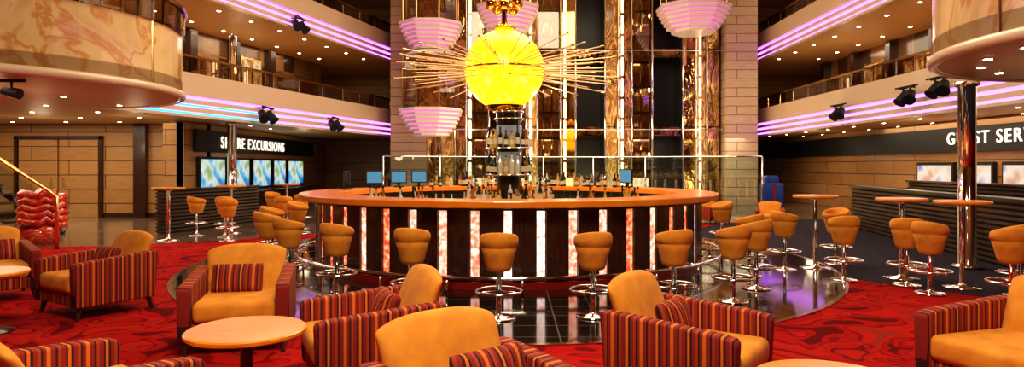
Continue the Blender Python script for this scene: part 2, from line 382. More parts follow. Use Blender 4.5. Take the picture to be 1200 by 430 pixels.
def rail(e, path, z):
    bm = bmesh.new(); sweep(bm, path, 0.03, 0.045, z, z + 0.42); mk('glass', bm, M['bglass'], e)
    bm = bmesh.new(); sweep(bm, path, 0.0, 0.08, z + 0.42, z + 0.48); mk('handrail', bm, M['bronze'], e)
    bm = bmesh.new()
    P = [Vector(p) for p in path]
    for a, b in zip(P, P[1:]):
        n = max(1, int((b - a).length / 1.2))
        for i in range(n):
            p = a.lerp(b, i / n); acyl(bm, (p.x, p.y, z - 0.0), (p.x, p.y, z + 0.44), 0.022, seg=8)
    mk('posts', bm, M['chrome'], e)
fascia('balcony_fascia', LP, 2.74, True)
fascia('balcony_fascia', RP, 2.74)
fascia('balcony_fascia', [(-9.6, 11.0)] + LP, 5.84)
fascia('balcony_fascia', RP + [(9.5, 5)], 5.84)
for nm, path in (('balcony_bulge', LARC), ('balcony_bulge', RARC)):
    e = emp(nm)
    bm = bmesh.new(); sweep(bm, path, -0.08, 0.0, 2.8, 3.86); mk('marble_parapet', bm, M['marble'], e)
    bm = bmesh.new()
    for i in range(0, len(path) - 1, 7):
        p = path[i]; acyl(bm, (p[0], p[1], 2.8), (p[0], p[1], 3.86), 0.018, seg=6)
    mk('joints', bm, M['bronze'], e)
    bm = bmesh.new(); atube(bm, [(p[0], p[1], 2.8) for p in path], 0.07); mk('lip', bm, M['cream'], e, True)
    rail(e, path, 3.86)
for nm, path, o in (('wall_gallery_left', [(-11, 10)] + LP, -3.2), ('wall_gallery_right', RP, -3.0)):
    bm = bmesh.new(); sweep(bm, path, o - 0.1, o, 3.06, 5.86); sweep(bm, path, o - 0.1, o, 6.16, 9.2); mk(nm, bm, M['shop'])
random.seed(21)
def shopfronts(path, o):
    e = emp('gallery_shopfront')
    bw = bmesh.new(); bf = bmesh.new(); bd = bmesh.new(); P = [Vector(p) for p in path]
    for a, b in zip(P, P[1:]):
        t = (b - a); L = t.length; t.normalize(); n = Vector((t.y, -t.x)); ang = math.atan2(t.y, t.x)
        k = max(1, int(L / 1.9))
        for i in range(k):
            for z in (3.1, 6.2):
                p = a + t * (L * (i + 0.5) / k) + n * (o + 0.06)
                w = random.choice([0.7, 1.1, 1.3]); h = random.choice([1.7, 2.0, 2.1])
                if random.random() < 0.75:
                    abox(bw, (p.x, p.y, z + 0.15 + h / 2), (w, 0.05, h), ang)
                    for s in (-0.5, 0.0, 0.5):
                        q = p + t * (w * s) + n * 0.03; abox(bf, (q.x, q.y, z + 0.15 + h / 2), (0.06, 0.08, h + 0.1), ang)
                    for zz in (0.1, 0.55, 1.0):
                        q = p + n * 0.03; abox(bf, (q.x, q.y, z + 0.15 + h * zz), (w, 0.07, 0.05), ang)
                q = a + t * (L * i / k) + n * (o + 0.15); abox(bd, (q.x, q.y, z + 1.35), (0.3, 0.3, 2.7), ang)
    mk('lit_windows', bw, M['shopwin'], e); mk('frames', bf, M['brass'], e); mk('piers', bd, M['dkwood'], e)
shopfronts([(-11, 12)] + LP, -3.2); shopfronts(RP[:4], -3.0)
bm = bmesh.new(); bm2 = bmesh.new()
def dl(x, y, z, r=0.045):
    acyl(bm, (x, y, z - 0.012), (x, y, z), r, seg=10); acyl(bm2, (x, y, z - 0.008), (x, y, z), r + 0.025, seg=12)
for i in range(7):
    for j in range(9):
        x = -15.5 + i * 1.5; y = 8.5 + j * 1.7
        edge = -6.2 if y < 14 else (-8.3 + (y - 16.6) * 0.28)
        if y < 14 and (x + 9) ** 2 + (y - 11) ** 2 > 2.9 ** 2 and x > -9: continue
        if x < edge - 0.3: dl(x, y, 2.76)
for i in range(4):
    for j in range(12):
        x = 10.7 + i * 1.4; y = 9 + j * 1.7; dl(x, y, 2.76)
for a in range(100, 260, 20): dl(7.6 + 2.2 * cos(R(a)), 7 + 2.2 * sin(R(a)), 2.76)
for k in range(10):
    t = k / 9
    for z in (5.86, 9.2):
        for dx in (0, -1.8): dl(-9.3 + dx + 3.3 * t, 14.5 + 12.5 * t, z, 0.055)
        for dx in (0, 1.6): dl(10.8 + dx, 13 + 14 * t, z, 0.055)
e = emp('recessed_downlights'); mk('lamps', bm, M['lamp'], e); mk('rims', bm2, M['chrome'], e)

for (x, y, r) in ((6.75, 9.9, 0.12), (-8.05, 19.2, 0.13)):
    bm = bmesh.new(); alathe(bm, [(0, 0), (r + 0.08, 0), (r + 0.08, 0.05), (r, 0.07), (r, 2.68), (r + 0.05, 2.7), (r + 0.05, 2.76), (0, 2.76)], 28)
    o = mk('chrome_column', bm, M['chrome'], None, True); o.location = (x, y, 0)
bm = bmesh.new(); alathe(bm, [(0, 3.06), (0.12, 3.06), (0.12, 9.2), (0, 9.2)], 24); o = mk('chrome_column', bm, M['chrome'], None, True); o.location = (-9.2, 22.0, 0)

def slats(name, p0, p1, h):
    e = emp(name)
    p0 = Vector(p0); p1 = Vector(p1); dd = p1 - p0; L = dd.length; a = math.atan2(dd.y, dd.x); c = (p0 + p1) / 2
    box('core', (c.x, c.y, h / 2), (L, 0.16, h - 0.02), M['blackm'], e, rz=a)
    bm = bmesh.new(); k = int(h / 0.085)
    for i in range(k): abox(bm, (c.x, c.y, 0.06 + i * 0.085), (L + 0.02, 0.24, 0.045), a)
    mk('slats', bm, M['slat'], e)
    box('cap', (c.x, c.y, h), (L + 0.06, 0.32, 0.04), M['dkwood'], e, rz=a)
slats('slatted_divider', (-7.85, 14.9), (-7.1, 18.4), 0.98)
slats('slatted_divider', (7.35, 9.2), (8.5, 16.5), 1.02)
slats('slatted_divider', (9.4, 10.5), (9.9, 16.5), 1.15)

# ---------------------------------------------------------------- lift core
core = emp('lift_core')
for i, (x0, x1) in enumerate(((-4.7, -3.35), (8.3, 9.5))):
    box('stone_pillar', ((x0 + x1) / 2, 26.3, 4.6), (x1 - x0, 1.0, 9.2), M['pil'], core)
random.seed(9)
bmM = bmesh.new(); bmT = bmesh.new(); bmL = bmesh.new(); bmG = bmesh.new()
x = -3.3; k = 0
widths = [0.55, 0.5, 0.45, 0.9, 0.5, 0.95, 0.45, 0.9, 0.6, 1.15, 0.5, 0.55, 0.8, 1.2, 0.5, 0.45, 0.55]
kinds = [1, 2, 1, 5, 4, 5, 2, 5, 1, 3, 2, 1, 5, 3, 1, 2, 1]
for w, kd in zip(widths, kinds):
    xc = x + w / 2
    sun_p = 2.0 < xc < 3.1
    if kd == 3:
        abox(bmM, (xc, 27.6, 4.6), (w, 0.05, 9.2), 0, 3)
        for z in (2.9, 6.0): abox(bmM, (xc, 26.6, z), (w, 0.3, 0.35), 0, 4)
        abox(bmM, (xc - w / 2, 27.0, 4.6), (0.05, 1.2, 9.2), 0, 3); abox(bmM, (xc + w / 2, 27.0, 4.6), (0.05, 1.2, 9.2), 0, 3)
    elif kd == 5 and not sun_p:
        abox(bmM, (xc, 27.9, 4.6), (w, 0.05, 9.2), 0, 2)
        for s in (-1, 1):
            abox(bmM, (xc + s * (w / 2 - 0.02), 27.15, 4.6), (0.03, 1.5, 9.2), 0, 4)
            acyl(bmT, (xc + s * w * 0.2, 27.3, 0), (xc + s * w * 0.2, 27.3, 9.2), 0.03, seg=6)
        for z in [0.6 + 1.03 * q for q in range(9)]:
            abox(bmM, (xc, 27.2, z), (w, 0.1, 0.10), 0, 3)
        for z in (2.6, 5.7, 8.7): abox(bmL, (xc, 27.5, z), (w * 0.5, 0.1, 0.06))
        abox(bmG, (xc, 26.4, 4.6), (w - 0.02, 0.015, 9.2), 0)
    else:
        rz = R(-7.1) if sun_p else R(random.uniform(-10, 10))
        for j in range(3):
            hh = 9.2 / 3
            abox(bmM, (xc, 26.4, j * hh + hh / 2), (w - 0.02, 0.04, hh - 0.04), rz, 0 if sun_p else kd)
    acyl(bmT, (x, 26.15, 0), (x, 26.15, 9.2), 0.04, seg=10)
    if k in (3, 6, 8, 11, 15):
        for j in range(11): abox(bmL, (x + 0.16, 26.1, 0.5 + j * 0.82), (0.07, 0.05, 0.7))
    x += w; k += 1
mk('glass_panels', bmM, [M['mirror'], M['mirror2'], M['goldmarbrefl'], M['shaft'], M['mirror3']], core)
mk('glass_skin', bmG, M['bglass'], core)
for z in (2.95, 6.05): acyl(bmT, (-3.3, 26.1, z), (8.3, 26.1, z), 0.025, seg=8)
mk('mullions', bmT, M['chrome'], core, True); mk('light_tubes', bmL, M['tube'], core)
box('core_bulkhead', (2.5, 28.6, 4.6), (14.6, 1.0, 9.2), M['dkwood'], core)
def pod(loc, r):
    e = emp('panoramic_lift', loc)
    bW = bmesh.new(); bP = bmesh.new(); seg = 8
    n = 6
    for i in range(n):
        ra = r * (0.6 + 0.4 * (i / (n - 1)) ** 0.7); z = i * 0.145
        alathe(bW, [(0, z), (ra, z), (ra + 0.03, z + 0.08), (0, z + 0.08)], seg)
        alathe(bP, [(0, z + 0.08), (ra - 0.05, z + 0.08), (ra - 0.05, z + 0.145), (0, z + 0.145)], seg)
    zt = n * 0.145
    alathe(bW, [(0, zt), (r + 0.05, zt), (r + 0.05, zt + 0.1), (0, zt + 0.1)], seg)
    alathe(bW, [(0, zt + 2.0), (r * 0.9, zt + 2.0), (r * 0.6, zt + 2.2), (0, zt + 2.2)], seg)
    for ch in (bW, bP):
        bmesh.ops.rotate(ch, cent=(0, 0, 0), matrix=Matrix.Rotation(R(22.5), 3, 'Z'), verts=ch.verts)
    mk('ribs', bW, M['white'], e); mk('glow_rings', bP, M['pink'], e)
    bm = bmesh.new(); alathe(bm, [(r * 0.88, zt + 0.1), (r * 0.88, zt + 2.0)], seg); bmesh.ops.rotate(bm, cent=(0, 0, 0), matrix=Matrix.Rotation(R(22.5), 3, 'Z'), verts=bm.verts); mk('cabin_glass', bm, M['bglass'], e)
    bm = bmesh.new()
    for i in range(8):
        a = R(22.5 + 45 * i); acyl(bm, (r * 0.9 * cos(a), r * 0.9 * sin(a), zt), (r * 0.9 * cos(a), r * 0.9 * sin(a), zt + 2.0), 0.035, seg=8)
    acyl(bm, (0, r * 0.9, -1.0), (0, r * 0.9, 3.0), 0.06, seg=8)
    mk('cabin_frame', bm, M['bronze'], e)
    bm = bmesh.new(); abox(bm, (0, r * 0.55, zt + 1.05), (r * 0.9, 0.05, 1.8)); mk('cabin_door', bm, M['goldmarbrefl'], e)
pod((-2.95, 24.3, 2.62), 1.15); pod((-2.95, 24.3, 5.72), 1.15)
pod((-0.15, 24.3, 6.35), 1.15); pod((6.6, 24.3, 6.35), 1.3)

e = emp('glass_railing')
pth = [(-3.7 + 10.9 * t, 19.2 + 1.6 * sin(pi * t)) for t in [i / 14 for i in range(15)]]
bm = bmesh.new(); sweep(bm, pth, -0.008, 0.008, 0.05, 1.78); mk('panes', bm, M['glass'], e)
bm = bmesh.new(); atube(bm, [(p[0], p[1], 1.80) for p in pth], 0.02)
for p in pth[::2]: acyl(bm, (p[0], p[1], 0), (p[0], p[1], 1.8), 0.02)
mk('posts', bm, M['chrome'], e, True)

# ---------------------------------------------------------------- BAR
bar = emp('circular_bar', (BC[0], BC[1], 0))
C0 = (0, 0)
N = 48
bm = bmesh.new(); arcband(bm, C0, 2.92, 3.06, 0.008, 1.0, 0, 2 * pi, 96); mk('carcass', bm, M['blackm'], bar)
bm = bmesh.new(); arcband(bm, C0, 3.06, 3.12, 0.008, 0.10, 0, 2 * pi, 96); mk('kick', bm, M['redkick'], bar)
bm = bmesh.new(); da = 2 * pi / N
for i in range(N):
    a = -pi / 2 + i * da
    arcband(bm, C0, 3.06, 3.12, 0.12, 1.0, a + 0.020, a + da - 0.020, 4)
mk('panels', bm, M['dkwood'], bar)
bs = [bmesh.new() for _ in range(3)]
random.seed(11)
for i in range(N):
    a = -pi / 2 + i * da
    ii = i if i <= N / 2 else i - N
    k = {0: 2, 1: 2, -1: 1, -2: 1, 2: 1, 3: 1, -3: 1, -4: 0, 4: 0, -5: 1, 5: 1}.get(ii, random.choice([0, 0, 1]))
    arcband(bs[k], C0, 3.06, 3.10, 0.12, 0.98, a - 0.0155, a + 0.0155, 2)
for k in range(3): mk('glow_strips', bs[k], STR[k], bar)
bm = bmesh.new(); arcband(bm, C0, 2.72, 3.37, 1.015, 1.10, 0, 2 * pi, 128); mk('counter_top', bm, M['counter'], bar, bevel=0.015)
bm = bmesh.new(); arcband(bm, C0, 2.9, 3.25, 0.98, 1.015, 0, 2 * pi, 96); mk('under_trim', bm, M['dkwood'], bar)
bm = bmesh.new(); arcband(bm, C0, 2.3, 2.92, 0.8, 0.86, 0, 2 * pi, 96); mk('work_top', bm, M['chrome'], bar)
bm = bmesh.new(); arcband(bm, C0, 2.35, 2.4, 0.01, 0.8, 0, 2 * pi, 96); mk('work_front', bm, M['dkwood'], bar)
bm = bmesh.new(); atube(bm, circ(C0, 3.42, 96, 0.2), 0.025, True)
for i in range(24):
    a = 2 * pi * i / 24 + 0.05
    atube(bm, [(3.1 * cos(a), 3.1 * sin(a), 0.2), (3.42 * cos(a), 3.42 * sin(a), 0.2)], 0.014)
    acyl(bm, (3.42 * cos(a), 3.42 * sin(a), 0.008), (3.42 * cos(a), 3.42 * sin(a), 0.2), 0.014)
mk('foot_rail', bm, M['chrome'], bar, True)
bm = bmesh.new(); alathe(bm, [(0, 0.01), (0.7, 0.01), (0.7, 0.9), (0.2, 0.9), (0.2, 2.1), (0.23, 2.55), (0, 2.55)], 32); mk('centre_column', bm, M['black'], bar)
bm = bmesh.new(); alathe(bm, [(0, 0.9), (0.78, 0.9), (0.78, 0.95), (0, 0.95)], 40); mk('island_top', bm, M['counter'], bar)
bm = bmesh.new()
for z in (1.36, 1.80): arcband(bm, C0, 0.2, 0.39, z, z + 0.025, 0, 2 * pi, 32)
mk('shelves', bm, M['glass'], bar)
bm = bmesh.new()
for z in (1.36, 1.80): atube(bm, circ(C0, 0.39, 32, z + 0.012), 0.014, True)
for z in (2.3, 2.42): atube(bm, circ(C0, 0.24, 32, z), 0.02, True)
for a in range(0, 360, 60): acyl(bm, (0.385 * cos(R(a)), 0.385 * sin(R(a)), 0.95), (0.385 * cos(R(a)), 0.385 * sin(R(a)), 2.15), 0.008)
mk('shelf_rims', bm, M['chrome'], bar, True)
bm = bmesh.new()
for z in (1.39, 1.83): arcband(bm, C0, 0.2, 0.212, z, z + 0.36, 0, 2 * pi, 32)
mk('shelf_backlight', bm, mat('shelf_backlight', (0.12, 0.12, 0.12), 0.3, emi=(0.9, 0.85, 0.75), es=0.12), bar)

def bottle(bm, x, y, z, h, r, mi):
    alathe(bm, [(0, 0), (r, 0), (r, h * 0.58), (r * 0.35, h * 0.75), (r * 0.33, h * 0.97), (0, h * 0.97)], 8, (x, y, z), mi)
    alathe(bm, [(r * 1.03, h * 0.15), (r * 1.03, h * 0.45)], 8, (x, y, z), 5)
    alathe(bm, [(0, h), (r * 0.4, h), (r * 0.4, h * 0.93)], 8, (x, y, z), 3)
BM = [M['bot0'], M['bot1'], M['bot2'], M['bot3'], M['bot4'], M['label']]
random.seed(3)
bm = bmesh.new()
for z in (1.386, 1.826):
    for i in range(22): bottle(bm, BC[0] + 0.34 * cos(i * 2 * pi / 22), BC[1] + 0.34 * sin(i * 2 * pi / 22), z, random.uniform(0.25, 0.35), 0.034, random.choice([0, 1, 2, 2, 3, 4]))
for i in range(90):
    a = R(random.uniform(195, 345)); rr = random.uniform(2.42, 2.7)
    if 218 < math.degrees(a) < 320: bottle(bm, BC[0] + rr * cos(a), BC[1] + rr * sin(a), 0.86, random.uniform(0.27, 0.4), 0.034, random.randrange(5))
for i in range(40):
    a = R(random.uniform(0, 360)); rr = random.uniform(0.5, 0.74)
    bottle(bm, BC[0] + rr * cos(a), BC[1] + rr * sin(a), 0.95, random.uniform(0.2, 0.32), 0.034, random.randrange(5))
for i in range(70):
    a = R(random.uniform(40, 125)); rr = random.uniform(2.75, 2.95)
    bottle(bm, BC[0] + rr * cos(a), BC[1] + rr * sin(a), 1.1, random.uniform(0.18, 0.32), 0.034, random.randrange(5))
mk('liquor_bottles', bm, BM)
def monitor(x, y, rz, w=0.32, h=0.25):
    e = emp('pos_monitor', (x, y, 1.1), rz)
    box('base', (0, 0, 0.01), (0.2, 0.18, 0.02), M['blackm'], e)
    box('neck', (0, 0.03, 0.07), (0.05, 0.03, 0.12), M['blackm'], e)
    box('case', (0, 0, 0.08 + h / 2), (w, 0.035, h), M['blackm'], e, bevel=0.008)
    box('screen', (0, -0.02, 0.08 + h / 2), (w - 0.04, 0.006, h - 0.04), M['mon'], e)
monitor(-2.62, 12.7, R(20)); monitor(-2.25, 13.25, R(10)); monitor(-1.9, 13.65, R(15)); monitor(2.25, 13.15, R(-60), 0.36, 0.28); monitor(-2.95, 11.9, R(120))

# ---------------------------------------------------------------- SUN
sun = emp('sun_sculpture', (BC[0] - 0.08, BC[1], 3.13))
bm = bmesh.new()
for sgn in (1, -1):
    prof = [(0.665 * sin(t), sgn * (0.665 * cos(t) + 0.006)) for t in [pi / 2 * i / 14 for i in range(15)]]
    alathe(bm, prof, 48)
mk('globe', bm, M['sun'], sun, True)
bm = bmesh.new(); arcband(bm, C0, 0.62, 0.69, -0.015, 0.015, 0, 2 * pi, 48); mk('equator_ring', bm, M['brass'], sun)
bm = bmesh.new(); bt = bmesh.new()
random.seed(5)
for i in range(84):
    a = 2 * pi * i / 84 + random.uniform(-0.02, 0.02)
    el = R([8, 4, 0, -4, -8][i % 5] + random.uniform(-0.6, 0.6)); L = random.choice([1.85, 1.7, 1.6, 1.9])
    dv = Vector((cos(a) * cos(el), sin(a) * cos(el), sin(el)))
    z0 = Vector((0, 0, 0.03 * ((i % 5) - 2) * -1))
    acyl(bm, dv * 0.62 + z0, dv * L + z0, 0.010, 0.008, seg=6)
    acyl(bt, dv * (L - 0.06) + z0, dv * L + z0, 0.014, seg=6)
mk('rays', bm, M['ray'], sun); mk('ray_tips', bt, M['gold'], sun)
bm = bmesh.new(); alathe(bm, [(0.2, -0.7), (0.3, -0.66), (0.34, -0.6)], 32)
alathe(bm, [(0.0, 0.66), (0.16, 0.67), (0.2, 0.70), (0.12, 0.74), (0.07, 0.8), (0, 0.8)], 32); mk('collars', bm, M['gold'], sun, True)
bm = bmesh.new()
for x, y, z, r in ((0, 0, 1.18, 0.13), (-0.22, -0.1, 1.08, 0.10), (0.22, -0.1, 1.10, 0.10), (0, -0.25, 1.04, 0.09), (-0.12, 0.2, 1.08, 0.10), (0.15, 0.2, 1.06, 0.09)):
    bmesh.ops.create_uvsphere(bm, u_segments=20, v_segments=12, radius=r, matrix=Matrix.Translation((x, y, z)))
    if abs(x) + abs(y) > 0: acyl(bm, (0, 0, 0.95), (x, y, z), 0.012, seg=6)
mk('golden_balls', bm, M['gold'], sun, True)
bm = bmesh.new(); acyl(bm, (0, 0, 0.7), (0, 0, 6.05), 0.045); acyl(bm, (0, 0, -0.65), (0, 0, -0.5), 0.22); mk('stem', bm, M['bronze'], sun)

# ---------------------------------------------------------------- bar stool
def build_stool(loc, rz):
    e = emp('bar_stool', loc, rz)
    bm = bmesh.new()
    prof = [(0, 0.47), (0.09, 0.47), (0.118, 0.482), (0.132, 0.52), (0.158, 0.63), (0.182, 0.705), (0.177, 0.713), (0.190, 0.726), (0.196, 0.77), (0.192, 0.81), (0.176, 0.83), (0.155, 0.825), (0.14, 0.79), (0.12, 0.765), (0, 0.755)]
    alathe(bm, prof, 28)
    for v in bm.verts:
        if v.co.z > 0.716:
            rr = math.hypot(v.co.x, v.co.y)
            if rr > 0.13: v.co.z += -0.045 * (v.co.y / rr) * min(1, (v.co.z - 0.716) / 0.08) - 0.01
    mk('seat', bm, M['velvet'], e, True)
    bm = bmesh.new()
    alathe(bm, [(0, 0.0), (0.17, 0.0), (0.17, 0.012), (0.15, 0.02), (0.04, 0.03), (0.026, 0.05), (0.026, 0.47), (0.07, 0.475), (0, 0.476)], 24)
    atube(bm, circ((0, 0), 0.225, 28, 0.27), 0.014, True)
    for a in (R(90), R(210), R(330)): atube(bm, [(0.02 * cos(a), 0.02 * sin(a), 0.27), (0.225 * cos(a), 0.225 * sin(a), 0.27)], 0.010)
    mk('pedestal', bm, M['chrome'], e, True)
    return e
def away(x, y, cx, cy):
    return math.atan2(y - cy, x - cx) + pi / 2
P0 = [(-0.13, 6.6), (0.81, 6.68), (1.68, 6.93), (2.46, 7.42), (3.0, 8.2), (3.25, 9.15), (-1.06, 7.1), (-2.02, 7.7), (-2.82, 8.44), (-3.52, 9.6), (-3.88, 10.8), (-3.95, 12.3), (3.9, 12.4), (3.3, 14.0), (-3.2, 14.0)]
st = build_stool((P0[0][0], P0[0][1], 0.008), away(*P0[0], *BC))
for p in P0[1:]: dup(st, 'bar_stool', (p[0], p[1], 0.008), away(*p, *BC))
def build_htable(loc):
    e = emp('high_bar_table', loc)
    bm = bmesh.new(); alathe(bm, [(0, 1.04), (0.30, 1.04), (0.315, 1.05), (0.315, 1.07), (0.305, 1.08), (0, 1.08)], 40); mk('top', bm, M['tabletop'], e)
    bm = bmesh.new(); alathe(bm, [(0, 0), (0.22, 0), (0.22, 0.012), (0.05, 0.03), (0.032, 0.06), (0.032, 1.0), (0.1, 1.03), (0, 1.04)], 24); mk('pedestal', bm, M['chrome'], e, True)
    return e
HT = [(5.25, 9.0), (4.5, 9.9), (5.6, 8.3), (-6.35, 15.1), (-5.6, 16.6), (-7.0, 13.6)]
ht = build_htable((HT[0][0], HT[0][1], 0.005))
for p in HT[1:]: dup(ht, 'high_bar_table', (p[0], p[1], 0.005), 0)
for (x, y, i) in ((4.95, 7.9, 2), (4.4, 8.85, 1), (3.98, 9.75, 1), (5.35, 7.15, 2), (5.0, 10.3, 1), (5.9, 7.75, 2), (5.0, 8.45, 0),
                  (-6.9, 14.6, 3), (-5.75, 13.5, 3), (-6.2, 14.4, 3), (-5.1, 16.2, 4), (-6.1, 17.0, 4), (-5.0, 14.6, 4)):
    dup(st, 'bar_stool', (x, y, 0.005), away(x, y, *HT[i]))

# ---------------------------------------------------------------- lounge armchair
def build_chair(loc, rz):
    e = emp('lounge_armchair', loc, rz)
    for s in (-1, 1):
        bm = bmesh.new()
        prof = [(-0.40, 0.13), (-0.42, 0.53), (-0.40, 0.555), (-0.30, 0.57), (0.30, 0.615), (0.40, 0.615), (0.42, 0.60), (0.38, 0.13)]
        x0, x1 = s * 0.315, s * 0.42
        a = [bm.verts.new((x0, y, z)) for y, z in prof]; b = [bm.verts.new((x1, y, z)) for y, z in prof]
        bm.faces.new(a); bm.faces.new(b)
        for i in range(len(prof)): j = (i + 1) % len(prof); bm.faces.new((a[i], a[j], b[j], b[i]))
        mk('arm', bm, M['strY'], e, bevel=0.022, bseg=3)
    bm = bmesh.new(); abox(bm, (0, 0.375, 0.37), (0.66, 0.07, 0.48)); mk('outer_back', bm, M['strX'], e, bevel=0.02, bseg=3)
    bm = bmesh.new(); abox(bm, (0, -0.02, 0.20), (0.64, 0.74, 0.13)); mk('seat_frame', bm, M['strX'], e, bevel=0.015)
    bm = bmesh.new(); abox(bm, (0, -0.06, 0.345), (0.625, 0.72, 0.17))
    mk('seat_cushion', bm, M['velvet'], e, bevel=0.05, bseg=4)
    bm = bmesh.new()
    nx, nz = 8, 8; F = []; B = []
    for j in range(nz + 1):
        t = j / nz; rowF = []; rowB = []
        for i in range(nx + 1):
            u = i / nx * 2 - 1
            w = 0.315 + 0.03 * t
            z = 0.38 + t * (0.41 + 0.02 * (1 - u * u)) - (0.04 * abs(u) ** 4 * t ** 3)
            yc = 0.26 + 0.14 * t + 0.02 * (1 - u * u)
            th = 0.085 * (1 - 0.55 * t ** 4) * (1 - 0.45 * abs(u) ** 4)
            rowF.append(bm.verts.new((u * w, yc - th, z))); rowB.append(bm.verts.new((u * w, yc + th * 0.8, z)))
        F.append(rowF); B.append(rowB)
    for j in range(nz):
        for i in range(nx):
            bm.faces.new((F[j][i], F[j][i + 1], F[j + 1][i + 1], F[j + 1][i])); bm.faces.new((B[j][i], B[j][i + 1], B[j + 1][i + 1], B[j + 1][i]))
    for j in range(nz):
        for i in (0, nx): bm.faces.new((F[j][i], F[j + 1][i], B[j + 1][i], B[j][i]))
    for i in range(nx):
        for j in (0, nz): bm.faces.new((F[j][i], F[j][i + 1], B[j][i + 1], B[j][i]))
    o = mk('back_cushion', bm, M['velvet'], e, True); md = o.modifiers.new('s', 'SUBSURF'); md.levels = 1; md.render_levels = 2
    bm = bmesh.new()
    for sx_ in (-1, 1):
        for sy in (-1, 1):
            acyl(bm, (sx_ * 0.375, sy * 0.37, 0.0), (sx_ * 0.35, sy * 0.33, 0.16), 0.018, 0.03, seg=8)
    mk('legs', bm, M['dkwood'], e)
    return e
def pillow(e, x=0, rz=0, z=0.54):
    bm = bmesh.new(); bmesh.ops.create_uvsphere(bm, u_segments=32, v_segments=20, radius=1)
    for v in bm.verts:
        c = v.co
        s = max(abs(c.x), abs(c.z), 1e-4) / max(math.hypot(c.x, c.z), 1e-4)
        k = 1 / max(s, 0.72)
        v.co = Vector((c.x * k * 0.21, c.y * 0.07, c.z * k * 0.125))
    o = mk('pillow', bm, M['strX'], e, True)
    o.location = (x, 0.09, z); o.rotation_euler = (R(-18), 0, rz)
CH = [((-4.35, 7.0), -32, 1), ((-5.95, 7.6), 45, 1), ((-2.32, 5.72), 14, 1), ((-0.97, 4.56), -66, 1), ((-2.10, 3.18), 150, 0), ((-0.12, 2.96), 38, 1), ((1.12, 4.22), 55, 1), ((3.18, 4.15), -72, 0), ((3.55, 3.1), -95, 0), ((5.3, 17.6), 20, 0), ((6.3, 16.3), -20, 0)]
base = None
random.seed(2)
for (p, a, pl) in CH:
    if base is None: base = build_chair((p[0], p[1], 0), R(a)); c = base
    else: c = dup(base, 'lounge_armchair', (p[0], p[1], 0), R(a))
    if p[1] > 15: c.scale = (0.8, 0.8, 0.8)
    if pl and base is not c: pillow(c, random.uniform(-0.05, 0.05) if p[1] > 3.1 else 0.1, R(random.uniform(-4, 4)))
pillow(base)
def build_table(loc):
    e = emp('cocktail_table', loc)
    bm = bmesh.new(); alathe(bm, [(0, 0.525), (0.325, 0.525), (0.34, 0.535), (0.34, 0.552), (0.33, 0.56), (0, 0.56)], 56); mk('top', bm, M['tabletop'], e)
    bm = bmesh.new(); alathe(bm, [(0, 0), (0.22, 0), (0.22, 0.015), (0.06, 0.04), (0.035, 0.07), (0.035, 0.48), (0.12, 0.52), (0, 0.525)], 28); mk('pedestal', bm, M['dkwood'], e, True)
    return e
tb = build_table((-1.56, 3.92, 0)); dup(tb, 'cocktail_table', (-4.78, 6.05, 0), 0); dup(tb, 'cocktail_table', (1.42, 2.96, 0), 0)

# ---------------------------------------------------------------- spotlights
def spot(x, y, z, sx):
    e = emp('stage_spotlight', (x, y, z))
    bm = bmesh.new()
    for k, dx in enumerate((-0.3, 0.12)):
        dirv = Vector((sx * 0.5, -0.6 + 0.5 * k, -0.6)).normalized(); c = Vector((dx * 0.2, dx, 0))
        acyl(bm, c - dirv * 0.16, c + dirv * 0.16, 0.10, 0.13, seg=16); acyl(bm, c + dirv * 0.16, c + dirv * 0.18, 0.145, seg=16)
        acyl(bm, c, c + Vector((0, 0, 0.22)), 0.02, seg=8); abox(bm, c + Vector((0, 0.0, 0.22)), (0.05, 0.3, 0.03))
    acyl(bm, (0, -0.5, 0.25), (0, 0.4, 0.25), 0.022, seg=8); acyl(bm, (0, 0, 0.25), (-sx * 0.45, 0, 0.25), 0.02, seg=8)
    mk('cans', bm, M['blackm'], e)
spot(-7.0, 19.2, 2.95, 1); spot(-6.0, 22.8, 2.92, 1); spot(9.75, 20.0, 3.1, -1); spot(9.6, 16.3, 3.2, -1); spot(9.5, 14.9, 3.25, -1); spot(-6.6, 20.9, 5.9, 1)
e = emp('stage_spotlight', (-7.2, 9.6, 2.6)); bm = bmesh.new(); acyl(bm, (-0.12, 0, 0), (0.12, 0, -0.05), 0.06, 0.08); acyl(bm, (0, 0, 0), (0, 0, 0.16), 0.015); acyl(bm, (-0.2, 0, 0.14), (0.2, 0, 0.14), 0.02); mk('cans', bm, M['blackm'], e)

# ---------------------------------------------------------------- stair rail + red glass sculpture + stair
e = emp('stair_balustrade')
bm = bmesh.new()
atube(bm, [(-10.6, 12.2, 2.35), (-9.4, 12.2, 1.66), (-8.45, 12.2, 1.06), (-8.32, 12.2, 0.95), (-8.32, 12.2, 0.0)], 0.035)
acyl(bm, (-9.5, 12.2, 0), (-9.5, 12.2, 1.7), 0.025)
mk('brass_rail', bm, M['brass'], e, True)
bm = bmesh.new(); v_ = [bm.verts.new(p) for p in ((-9.5, 12.2, 0.1), (-8.36, 12.2, 0.1), (-8.36, 12.2, 0.92), (-9.5, 12.2, 1.6))]; bm.faces.new(v_); mk('pane', bm, M['glass'], e)
bm = bmesh.new(); n = 90; rings = []
for i in range(n):
    t = i / (n - 1); a = t * 5 * 2 * pi; rr = 0.34 + 0.08 * sin(3 * a) ; z = 0.35 + 0.65 * t
    rings.append((-9.2 + rr * cos(a), 13.0 + rr * sin(a), z + 0.05 * sin(7 * a)))
atube(bm, rings, 0.07, seg=10); alathe(bm, [(0, 0), (0.3, 0), (0.34, 0.3), (0.25, 0.36), (0.2, 0.9), (0, 1.1)], 24, (-9.2, 13.0, 0))
mk('red_glass_sculpture', bm, M['redglass'], None, True)
